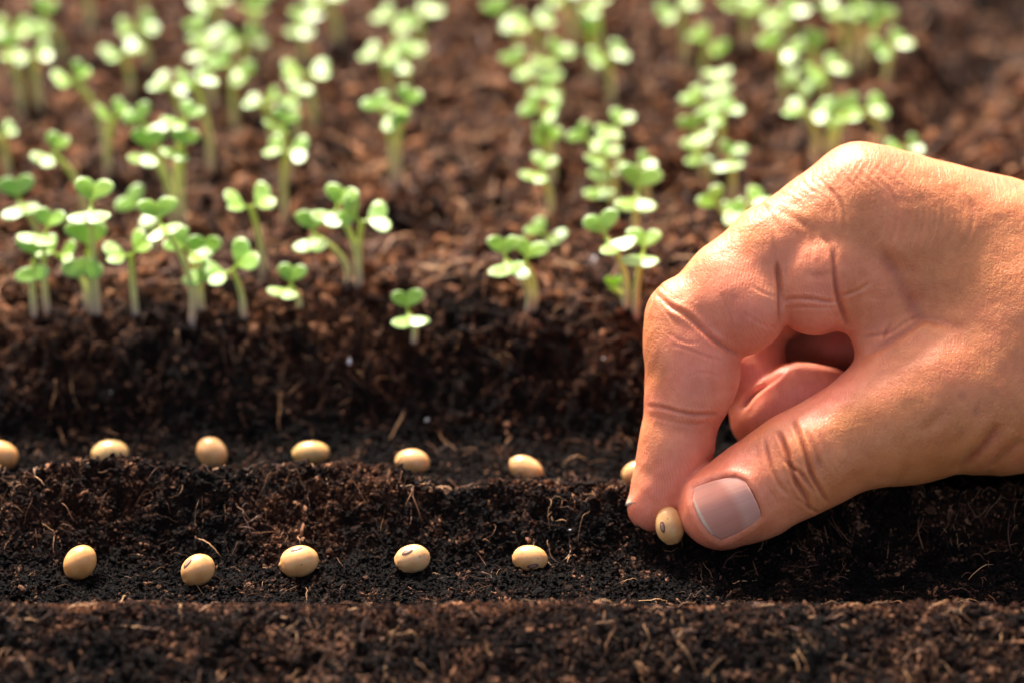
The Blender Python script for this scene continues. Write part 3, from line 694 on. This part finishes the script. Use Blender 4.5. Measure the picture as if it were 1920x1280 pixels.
def surface_nets(Fd):
    S = Fd < 0
    a = S[:-1, :-1, :-1]; act = np.zeros(a.shape, bool); al = np.ones(a.shape, bool)
    for i in (0, 1):
        for j in (0, 1):
            for k in (0, 1):
                s = S[i:i + a.shape[0], j:j + a.shape[1], k:k + a.shape[2]]; act |= s; al &= s
    act &= ~al
    C = np.argwhere(act); idm = np.full(a.shape, -1, np.int32); idm[tuple(C.T)] = np.arange(len(C))
    pos = np.zeros((len(C), 3)); cnt = np.zeros(len(C))
    cr = [np.array(v) for v in np.ndindex(2, 2, 2)]
    for p_ in cr:
        for axn in range(3):
            if p_[axn]: continue
            q_ = p_.copy(); q_[axn] = 1
            A = Fd[tuple((C + p_).T)]; B = Fd[tuple((C + q_).T)]
            mk = (A < 0) != (B < 0); tt = np.where(mk, A / (A - B + 1e-12), 0)
            pp = C + p_ + (q_ - p_) * tt[:, None]
            pos += np.where(mk[:, None], pp, 0); cnt += mk
    pos /= cnt[:, None]
    V = np.stack([np.interp(pos[:, i], np.arange(len(ax)), ax) for i, ax in enumerate((gX, gY, gZ))], 1)
    quads = []
    for axn in range(3):
        o1, o2 = [(1, 2), (2, 0), (0, 1)][axn]
        sl0 = [slice(None)] * 3; sl1 = [slice(None)] * 3; sl0[axn] = slice(0, -1); sl1[axn] = slice(1, None)
        E = np.argwhere(S[tuple(sl0)] != S[tuple(sl1)])
        ok = np.ones(len(E), bool)
        for o in (o1, o2): ok &= (E[:, o] > 0) & (E[:, o] < shape[o] - 1)
        E = E[ok]; inside = S[tuple(E.T)]
        d1 = np.zeros(3, int); d1[o1] = 1; d2 = np.zeros(3, int); d2[o2] = 1
        q = np.stack([idm[tuple((E - d1 - d2).T)], idm[tuple((E - d2).T)], idm[tuple(E.T)], idm[tuple((E - d1).T)]], 1)
        q = np.where(inside[:, None], q, q[:, ::-1]); quads.append(q)
    return V, np.concatenate(quads)
V, Q = surface_nets(body)
def vnormals(V, Q):
    n = np.cross(V[Q[:, 2]] - V[Q[:, 0]], V[Q[:, 3]] - V[Q[:, 1]]); out = np.zeros_like(V)
    for k in range(4):
        for c in range(3): out[:, c] += np.bincount(Q[:, k], n[:, c], len(V))
    return out / (np.linalg.norm(out, axis=1, keepdims=True) + 1e-9)
def laplace(V, Q, it, lam=0.5, mask=None):
    for _ in range(it):
        s = np.zeros_like(V); c = np.zeros(len(V))
        for k in range(4):
            a, b = Q[:, k], Q[:, (k + 1) % 4]
            for d in range(3): s[:, d] += np.bincount(a, V[b, d], len(V)) + np.bincount(b, V[a, d], len(V))
            c += np.bincount(a, minlength=len(V)) + np.bincount(b, minlength=len(V))
        V = V + (s / np.maximum(c, 1)[:, None] - V) * lam
    return V
# keep only the one connected surface that matters, then smooth
V = laplace(V, Q, 4)
Nn = vnormals(V, Q)
if (Nn[:, 2] * 0 + (V * Nn).sum(1)).mean() < 0: pass
dep = DH - V[:, 2]
PX = V[:, 0] / dep * F + 960; PY = -V[:, 1] / dep * F + 640
facing = np.clip(Nn[:, 2] * 2.2 + 0.35, 0, 1)

def dist_poly(pts):
    pts = np.array(pts, float); best = np.full(len(V), 1e9); par = np.zeros(len(V))
    n = len(pts) - 1
    lo = pts.min(0) - 45; hi = pts.max(0) + 45
    m_ = (PX > lo[0]) & (PX < hi[0]) & (PY > lo[1]) & (PY < hi[1]); X = PX[m_]; Y = PY[m_]
    b = np.full(len(X), 1e9); pr = np.zeros(len(X))
    for i in range(n):
        a, c = pts[i], pts[i + 1]; d = c - a; L = d @ d
        h = np.clip(((X - a[0]) * d[0] + (Y - a[1]) * d[1]) / L, 0, 1)
        dd = np.hypot(X - a[0] - h * d[0], Y - a[1] - h * d[1]); k = dd < b
        b[k] = dd[k]; pr[k] = (i + h[k]) / n
    best[m_] = b; par[m_] = pr
    return best, par
def smoothline(pts, n=6):
    pts = np.array(pts, float)
    if len(pts) < 3: return pts
    for _ in range(2):
        q = pts[:-1] * .75 + pts[1:] * .25; r = pts[:-1] * .25 + pts[1:] * .75
        pts = np.concatenate([pts[:1], np.stack([q, r], 1).reshape(-1, 2), pts[-1:]])
    return pts
z1 = lambda L: [(1150 + x / 2.494, 270 + y / 2.494) for x, y in L]
z2 = lambda L: [(1150 + x / 2.494, 620 + y / 2.494) for x, y in L]
# (points, depth mm, width px, lowest w, highest w)
CR = [
 (z2([(705, 500), (722, 570), (745, 650), (775, 715), (815, 770)]), .55, 3.2, -8, 40),
 (z2([(765, 470), (790, 500), (815, 570), (835, 640), (850, 700), (890, 760), (925, 840)]), 1.05, 3.8, -8, 40),
 (z2([(840, 415), (870, 480), (895, 560), (912, 620), (930, 680), (960, 735), (1000, 800)]), 1.0, 3.8, -8, 40),
 (z2([(800, 600), (835, 640), (880, 665), (905, 700), (945, 760)]), .7, 3.2, -8, 40),
 (z2([(905, 470), (930, 530), (960, 600), (975, 650)]), .45, 3.2, -8, 40),
 (z2([(960, 470), (990, 540), (1010, 610), (1050, 680)]), .2, 3.2, -8, 40),
 (z2([(660, 520), (680, 600), (700, 680), (720, 740), (780, 810)]), .18, 2.6, -8, 40),
 (z2([(860, 780), (900, 820), (960, 850)]), .3, 3, -8, 40),
 (z2([(160, 350), (230, 358), (300, 378), (370, 392), (440, 392), (492, 388)]), .34, 3.4, -12, 40),
 (z2([(170, 395), (260, 420), (360, 440), (440, 430)]), .12, 2.6, -12, 40),
 (z1([(200, 700), (260, 760), (330, 790), (400, 850), (460, 910), (520, 950), (585, 990)]), .62, 4.2, -12, 40),
 (z1([(200, 730), (260, 800), (310, 860)]), .15, 3, -12, 40),
 (z1([(150, 700), (170, 690), (210, 650), (240, 690)]), .2, 2.4, -12, 40),
 (z1([(270, 940), (340, 955), (410, 985), (480, 1010), (540, 1015)]), .16, 2.4, -12, 40),
 (z1([(250, 880), (330, 930), (400, 930)]), .12, 2.4, -12, 40),
 (z1([(350, 1080), (420, 1060), (520, 1100)]), .1, 2.4, -12, 40),
 (z1([(766, 560), (773, 620), (780, 700), (777, 780), (781, 860)]), .8, 4.2, -12, 40),
 (z1([(752, 430), (758, 500), (768, 570), (770, 620)]), .22, 4.5, -12, 40),
 (z1([(1028, 500), (1034, 560), (1036, 620), (1046, 700), (1068, 770), (1095, 850)]), .8, 4.6, -12, 40),
 (z1([(975, 430), (1008, 465), (1028, 520), (1030, 570)]), .3, 5, -12, 40),
 (z1([(785, 735), (850, 722), (930, 726), (1000, 742), (1055, 738)]), .3, 3.4, -12, 40),
 (z1([(800, 770), (900, 765), (1060, 765)]), .14, 2.6, -12, 40),
 (z1([(900, 605), (960, 625), (1035, 600)]), .16, 6, -12, 40),
 (z1([(930, 430), (930, 500), (925, 540)]), .14, 4, -12, 40),
 (z1([(640, 660), (700, 700), (770, 720)]), .12, 2.6, -12, 40),
 (z1([(600, 780), (680, 840), (740, 860), (780, 850)]), .14, 2.6, -12, 40),
 (z1([(500, 700), (540, 780), (560, 860)]), .08, 2.6, -12, 40),
 (z1([(1062, 712), (1110, 700), (1160, 680), (1210, 640)]), .24, 3.2, -12, 40),
 (z1([(1150, 905), (1220, 895), (1290, 885), (1370, 830), (1440, 795)]), .26, 3.2, -12, 40),
 (z1([(1260, 910), (1275, 880), (1300, 840)]), .25, 3, -12, 40),
 (z1([(1240, 470), (1290, 560), (1340, 640), (1380, 710), (1420, 780), (1445, 815)]), .55, 15, -12, 40),
 (z1([(1445, 815), (1540, 830), (1640, 860)]), .3, 8, -12, 40),
 (z1([(1160, 1010), (1240, 950), (1330, 900), (1420, 840), (1460, 800)]), .3, 6, -12, 40),
 (z1([(830, 1040), (780, 1085), (720, 1125), (665, 1160), (630, 1195), (608, 1235)]), .7, 4.0, -40, 2),
 (z2([(1800, 430), (1770, 500), (1700, 580), (1610, 650)]), .7, 11, -12, 40),
 (z2([(1910, 500), (1840, 570), (1760, 640)]), .6, 10, -12, 40),
 (z2([(1560, 360), (1500, 430), (1440, 480)]), .22, 9, -12, 40),
 (z1([(660, 260), (700, 290), (740, 340), (770, 420)]), .3, 5, -12, 40),
 (z1([(700, 290), (820, 330), (920, 400)]), .2, 6, -12, 40),
 (z1([(1000, 195), (1050, 260), (1085, 330), (1090, 420)]), .3, 4.5, -12, 40),
]
rr = random.Random(3)
for i in range(15):                                              # the fan of fine folds below the big knuckle
    x0 = 1010 + 46 * i + rr.uniform(-17, 17); CR.append((z1([(x0, 175 + 5 * i + rr.uniform(-15, 15)), (x0 + 30 + i, 260 + 4 * i), (x0 + 45 - 2 * i, 350 + 5 * i), (x0 + 40 - 6 * i + rr.uniform(-12, 12), 440 + 6 * i)]), rr.uniform(.05, .16), rr.uniform(2.6, 3.6), -12, 40))
for i in range(16):                                              # cross hatching of the knuckle skin
    x0 = 760 + 36 * i + rr.uniform(-16, 16); CR.append((z1([(x0, 190 - 8 * min(i, 9) + rr.uniform(-10, 10)), (x0 + 38, 235 - 9 * min(i, 9)), (x0 + 95, 262 - 6 * min(i, 9) + rr.uniform(-10, 14))]), rr.uniform(.05, .13), 2.7, -20, 40))
    CR.append((z1([(x0 + 10, 260 - 9 * min(i, 10)), (x0 + 45, 205 - 9 * min(i, 10)), (x0 + 70, 120 - 4 * min(i, 10))]), rr.uniform(.04, .11), 2.6, -20, 40))
for i in range(9):                                               # short creases over the middle joint of the index finger
    y0 = 560 + 24 * i; CR.append((z1([(285 - 12 * i, y0 - 20), (250 - 12 * i, y0 + 10), (225 - 9 * i, y0 + 55)]), rr.uniform(.1, .22), 2.7, -20, 40))
disp = np.zeros(len(V))
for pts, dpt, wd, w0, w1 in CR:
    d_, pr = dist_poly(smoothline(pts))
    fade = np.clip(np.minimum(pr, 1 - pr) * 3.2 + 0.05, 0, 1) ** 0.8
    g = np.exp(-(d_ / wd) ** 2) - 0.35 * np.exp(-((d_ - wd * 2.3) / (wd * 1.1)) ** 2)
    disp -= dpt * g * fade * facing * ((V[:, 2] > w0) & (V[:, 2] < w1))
# soft unevenness of flesh and tendons
disp += 0.28 * vnoise(PX / 75, PY / 75 + V[:, 2] / 9, 101) + 0.1 * vnoise(PX / 30, PY / 30 + V[:, 2] / 4, 102) + 0.035 * vnoise(PX / 12, PY / 12 + V[:, 2] / 1.5, 103)

# where the two nails sit
NAIL = [z2([(375, 735), (452, 700), (530, 680), (575, 681), (612, 700), (652, 760), (680, 820), (692, 868), (650, 900), (580, 940), (505, 975), (455, 945), (420, 900), (390, 840), (375, 790)])][0]
NAILC = np.mean(NAIL, 0)
def in_poly(px_, py_, poly):
    poly = np.array(poly); ins = np.zeros(len(px_), bool); j = len(poly) - 1
    for i in range(len(poly)):
        xi, yi = poly[i]; xj, yj = poly[j]
        ins ^= ((yi > py_) != (yj > py_)) & (px_ < (xj - xi) * (py_ - yi) / (yj - yi + 1e-9) + xi); j = i
    return ins
cl = NAIL + [NAIL[0]]
d_, _ = dist_poly(cl); ins = in_poly(PX, PY, NAIL) & (V[:, 2] > 0)
front = (facing > .3) & (V[:, 2] > -4)
disp = np.where(ins & front, -0.75 * np.clip(d_ / 7, 0, 1) - 0.1, disp)
disp += np.where(~ins & front, 0.42 * np.exp(-((d_ - 9) / 8) ** 2), 0)
V0 = V.copy(); N0 = Nn
V = V + Nn * disp[:, None]
V = laplace(V, Q, 1, 0.35)

# palm skin is pinker than the back of the hand: a colour that stays with the skin
PINK = [(1290, 700, 1.), (1250, 900, 1.), (1220, 970, 1.), (1330, 640, .9), (1400, 600, .95), (1360, 540, .65), (1530, 560, .8), (1500, 500, .55), (1450, 760, 1.), (1550, 720, 1.15), (1420, 700, .9), (1300, 900, .95), (1360, 850, .9),
        (1290, 970, .9), (1340, 1020, .75), (1440, 990, .55), (1440, 810, .5), (1480, 850, .15), (1560, 900, .1), (1600, 800, 0.), (1700, 800, 0), (1620, 560, .4), (1640, 640, .45), (1720, 560, .1), (1800, 500, 0.), (1600, 400, .12), (1500, 400, .1), (1580, 310, .25),
        (1400, 420, .0), (1300, 490, .0), (1240, 540, .0), (1215, 620, .05), (1212, 700, .15), (1208, 800, .3), (1195, 880, .55), (1800, 350, .1), (1900, 400, .1), (1900, 800, .0), (1800, 700, 0.), (1760, 860, .0), (2300, 500, .0), (1250, 600, .3), (1280, 640, .75), (1700, 650, .1), (1240, 760, .8), (1440, 520, .45), (1560, 640, .9)]
wsum = np.zeros(len(V)); ps = np.zeros(len(V))
for x_, y_, v_ in PINK:
    ww = 1 / (((PX - x_) ** 2 + (PY - y_) ** 2 + 250) ** 1.9); wsum += ww; ps += ww * v_
pink = ps / wsum

def to_world(P): return CAM[None] + RT[None] * P[:, :1] + UP[None] * P[:, 1:2] + FW[None] * (DH - P[:, 2:3])
origin = to_world(H(1560, 660, -8)[None])[0]

def skin_mat():
    m, t, p, o = new_mat('skin'); co = objco(t)
    pk = N(t, 'ShaderNodeAttribute', attribute_name='palm').outputs['Fac']; dk = N(t, 'ShaderNodeAttribute', attribute_name='crease').outputs['Fac']
    n1 = noise(t, co, 120, 4, .6); n2 = noise(t, co, 620, 4, .6)
    tan = ramp(t, n1, [(0.3, (0.53, 0.182, 0.054)), (0.7, (0.71, 0.28, 0.094))])
    pin = ramp(t, n1, [(0.3, (0.80, 0.225, 0.125)), (0.7, (0.93, 0.32, 0.19))])
    c = mixc(t, pk, tan, pin)
    c = mixc(t, math_(t, 'MULTIPLY', n2, 0.45), c, (0.62, 0.34, 0.2), 'MULTIPLY')
    c = mixc(t, math_(t, 'MULTIPLY', ramp(t, noise(t, co, 55, 3, .6), [(0.48, (0.0,)), (0.68, (1.0,))]), 0.4), c, (0.62, 0.17, 0.09))
    # freckles
    v = N(t, 'ShaderNodeTexVoronoi', Scale=105); t.links.new(co, v.inputs['Vector'])
    fr = math_(t, 'MULTIPLY', ramp(t, v.outputs['Distance'], [(0.05, (0.3,)), (0.17, (0.0,))]), math_(t, 'SUBTRACT', 1.0, pk))
    c = mixc(t, fr, c, (0.25, 0.07, 0.04))
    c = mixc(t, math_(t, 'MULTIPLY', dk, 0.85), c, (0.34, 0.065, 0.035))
    t.links.new(c, p.inputs['Base Color'])
    p.inputs['Subsurface Weight'].default_value = 0.45; p.inputs['Subsurface Radius'].default_value = (1, 0.36, 0.2); p.inputs['Subsurface Scale'].default_value = 0.0032
    t.links.new(ramp(t, n2, [(0.3, (0.36,)), (0.7, (0.55,))]), p.inputs['Roughness'])
    p.inputs['Specular IOR Level'].default_value = 0.52
    # skin lines: two crossed sets of furrows, pores, and finger ridges where the skin is pink
    def cells(sx, sy, sz, s):
        mp = N(t, 'ShaderNodeMapping'); mp.inputs['Scale'].default_value = (sx, sy, sz); mp.inputs['Rotation'].default_value = (0.4, 0.5, 0.6)
        wn = t.nodes.new('ShaderNodeTexNoise'); wn.inputs['Scale'].default_value = 180; t.links.new(co, wn.inputs['Vector'])
        ad = N(t, 'ShaderNodeVectorMath', operation='MULTIPLY_ADD'); t.links.new(wn.outputs['Color'], ad.inputs[0]); ad.inputs[1].default_value = (.0022, .0022, .0022); t.links.new(co, ad.inputs[2])
        t.links.new(ad.outputs[0], mp.inputs['Vector'])
        vv = N(t, 'ShaderNodeTexVoronoi', Scale=s, feature='DISTANCE_TO_EDGE'); t.links.new(mp.outputs[0], vv.inputs['Vector'])
        return vv.outputs['Distance']
    def lines(rot, sc_, s):
        mp = N(t, 'ShaderNodeMapping'); mp.inputs['Scale'].default_value = sc_; mp.inputs['Rotation'].default_value = rot
        t.links.new(co, mp.inputs['Vector']); return noise(t, mp.outputs[0], s, 3, .6)
    e1 = ramp(t, cells(1, .6, .75, 1250), [(0.0, (0.0,)), (0.2, (1.0,))])
    inv = math_(t, 'SUBTRACT', 1.0, math_(t, 'MULTIPLY', pk, 0.7))
    b = N(t, 'ShaderNodeBump', Distance=0.00016); t.links.new(math_(t, 'MULTIPLY', inv, 0.25), b.inputs['Strength']); t.links.new(e1, b.inputs['Height'])
    b1 = N(t, 'ShaderNodeBump', Distance=0.0007); t.links.new(math_(t, 'MULTIPLY', inv, 0.27), b1.inputs['Strength']); t.links.new(lines((0.2, 0.15, 0.35), (1, .16, .25), 1100), b1.inputs['Height']); t.links.new(b.outputs[0], b1.inputs['Normal'])
    b2 = N(t, 'ShaderNodeBump', Distance=0.0006); t.links.new(math_(t, 'MULTIPLY', inv, 0.34), b2.inputs['Strength']); t.links.new(lines((-0.2, 0.3, 1.6), (1, .2, .3), 1000), b2.inputs['Height']); t.links.new(b1.outputs[0], b2.inputs['Normal'])
    wv = N(t, 'ShaderNodeTexWave', Scale=480, Distortion=7.0); wv.inputs['Detail'].default_value = 1.0; wv.inputs['Detail Scale'].default_value = 0.3
    mp = N(t, 'ShaderNodeMapping'); mp.inputs['Rotation'].default_value = (0.1, 0.3, 0.5); t.links.new(co, mp.inputs['Vector']); t.links.new(mp.outputs[0], wv.inputs['Vector'])
    b3 = N(t, 'ShaderNodeBump', Distance=0.00014); t.links.new(math_(t, 'MULTIPLY', pk, 0.38), b3.inputs['Strength']); t.links.new(wv.outputs['Fac'], b3.inputs['Height']); t.links.new(b2.outputs[0], b3.inputs['Normal'])
    t.links.new(bump(t, noise(t, co, 1700, 3, .65), 0.42, 0.0003, b3.outputs[0]), p.inputs['Normal'])
    return m
M_skin = skin_mat()
W = to_world(V) - origin
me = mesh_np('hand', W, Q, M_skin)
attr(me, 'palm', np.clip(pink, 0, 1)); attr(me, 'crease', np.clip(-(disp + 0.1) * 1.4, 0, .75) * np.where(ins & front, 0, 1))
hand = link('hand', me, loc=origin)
tag(hand, 'tanned right hand pinching one soybean between thumb and index fingertip', 'hand')

# thumb nail: a curved plate with its own thickness, a paler half moon and a pale free edge
m_, t, p, o = new_mat('nail'); sA = N(t, 'ShaderNodeAttribute', attribute_name='s').outputs['Fac']; uA = N(t, 'ShaderNodeAttribute', attribute_name='u').outputs['Fac']
mp = N(t, 'ShaderNodeCombineXYZ'); t.links.new(math_(t, 'MULTIPLY', uA, 26), mp.inputs[0]); t.links.new(math_(t, 'MULTIPLY', sA, .8), mp.inputs[1])
st = noise(t, mp.outputs[0], 1.0, 3)
c = ramp(t, sA, [(0.0, (0.74, 0.62, 0.46)), (0.04, (0.68, 0.52, 0.38)), (0.075, (0.62, 0.28, 0.20)), (0.60, (0.60, 0.25, 0.175)), (0.74, (0.68, 0.36, 0.27)), (1.0, (0.66, 0.33, 0.25))])
c = mixc(t, math_(t, 'MULTIPLY', st, 0.7), c, (0.72, 0.58, 0.52), 'MULTIPLY')
t.links.new(c, p.inputs['Base Color']); p.inputs['Roughness'].default_value = 0.4; p.inputs['Specular IOR Level'].default_value = 0.35
p.inputs['Coat Weight'].default_value = 0.05; p.inputs['Coat Roughness'].default_value = 0.3
p.inputs['Subsurface Weight'].default_value = 0.2; p.inputs['Subsurface Radius'].default_value = (1, .5, .4); p.inputs['Subsurface Scale'].default_value = 0.001
t.links.new(bump(t, st, 0.12, 0.0002), p.inputs['Normal']); M_nail = m_
def nail_mesh(edge0, edge1, depthf, thick, n=28, k=22):
    """edge0/edge1: the two long sides as pixel polylines, from the free edge to the cuticle"""
    e0 = np.array(edge0, float); e1 = np.array(edge1, float)
    ts = np.linspace(0, 1, n); P0 = np.stack([np.interp(ts, np.linspace(0, 1, len(e0)), e0[:, i]) for i in (0, 1)], 1); P1 = np.stack([np.interp(ts, np.linspace(0, 1, len(e1)), e1[:, i]) for i in (0, 1)], 1)
    us = np.linspace(0, 1, k); V = []; S_ = []; U_ = []
    return P0, P1, ts, us
# frame of the nail in pixels: A free edge corners, B cuticle corners
fe = np.array(z2([(378, 732), (372, 790), (392, 850), (422, 905), (458, 948), (505, 976)]))          # free edge from top to bottom
cu = np.array(z2([(570, 679), (618, 702), (650, 757), (672, 803), (688, 845), (690, 878)]))
n, k = 30, 26
ts = np.linspace(0, 1, n); us = np.linspace(0, 1, k)
fP = np.stack([np.interp(ts, np.linspace(0, 1, len(fe)), fe[:, i]) for i in (0, 1)], 1)
cP = np.stack([np.interp(ts, np.linspace(0, 1, len(cu)), cu[:, i]) for i in (0, 1)], 1)
sel = (np.abs(PX - NAILC[0]) < 70) & (np.abs(PY - NAILC[1]) < 75) & (V0[:, 2] > 4) & (N0[:, 2] > 0.15)
A_ = np.stack([np.ones(sel.sum()), PX[sel] - NAILC[0], PY[sel] - NAILC[1], (PX[sel] - NAILC[0]) ** 2, (PY[sel] - NAILC[1]) ** 2, (PX[sel] - NAILC[0]) * (PY[sel] - NAILC[1])], 1)
kk = in_poly(PX[sel], PY[sel], NAIL)
cf, *_ = np.linalg.lstsq(A_[kk], V0[sel][kk, 2], rcond=None)
def wn(px_, py_):
    a, b = px_ - NAILC[0], py_ - NAILC[1]; return cf[0] + cf[1] * a + cf[2] * b + cf[3] * a * a + cf[4] * b * b + cf[5] * a * b
NV = []; S_ = []; U_ = []
for i in range(n):
    for j in range(k):
        u = us[j]; q = fP[i] * (1 - u) + cP[i] * u
        q = q + (np.array([1.5, 2.0]) * math.sin(math.pi * u) * (2 * ts[i] - 1) * 1.2)
        NV.append(H(q[0], q[1], wn(q[0], q[1]) + 0.0 + 0.6 * (1 - (2 * ts[i] - 1) ** 2)))
        arc = u + 0.10 * (2 * ts[i] - 1) ** 2
        S_.append(arc); U_.append(ts[i])
NV = np.array(NV); NB = NV - np.array([0, 0, 0.45])
I = np.arange(n * k).reshape(n, k); q = np.stack([I[:-1, :-1], I[1:, :-1], I[1:, 1:], I[:-1, 1:]], -1).reshape(-1, 4)
rimI = np.concatenate([I[0, :], I[1:, -1], I[-1, -2::-1], I[-2:0:-1, 0]]); r2 = np.roll(rimI, -1)
Qn = np.concatenate([q, q[:, ::-1] + n * k, np.stack([rimI, r2, r2 + n * k, rimI + n * k], 1)])
me = mesh_np('fingernail', to_world(np.concatenate([NV, NB])) - origin, Qn, M_nail)
attr(me, 's', np.array(S_ * 2)); attr(me, 'u', np.array(U_ * 2))
nl = link('fingernail', me, hand); nl['label'] = 'broad pinkish thumbnail with a pale half moon'
# index nail, seen edge on at the far left of the fingertip
NV = []; S_ = []; U_ = []; n, k = 16, 14
for i in range(n):
    v = 2 * i / (n - 1) - 1                                       # across the finger (towards / away from the camera)
    for j in range(k):
        u = j / (k - 1)                                           # from the free edge up to the cuticle
        px_ = np.interp(u, [0, .25, .6, 1], [1172, 1179, 1190, 1201]) + 20 * abs(v) ** 2.2; py_ = np.interp(u, [0, 1], [947, 868]) - (6 * v * v if u < .2 else 0)
        NV.append(H(px_, py_, -3.3 + 4.6 * v)); S_.append(u * .5); U_.append(v)
NV = np.array(NV); NB = NV + np.array([0.5, 0, 0]); I = np.arange(n * k).reshape(n, k); q = np.stack([I[:-1, :-1], I[1:, :-1], I[1:, 1:], I[:-1, 1:]], -1).reshape(-1, 4)
rimI = np.concatenate([I[0, :], I[1:, -1], I[-1, -2::-1], I[-2:0:-1, 0]]); r2 = np.roll(rimI, -1)
me = mesh_np('fingernail', to_world(np.concatenate([NV, NB])) - origin, np.concatenate([q, q[:, ::-1] + n * k, np.stack([rimI, r2, r2 + n * k, rimI + n * k], 1)]), M_nail)
attr(me, 's', np.array(S_ * 2)); attr(me, 'u', np.array(U_ * 2)); link('fingernail', me, hand)['label'] = 'thin edge of the index fingernail'
add_bean(99, 1256, 985, 36.5, 27, 101, (-15, 1, 0.0), 0, 'yellow soybean held between thumb and index fingertip', dep=DH - 3.4)
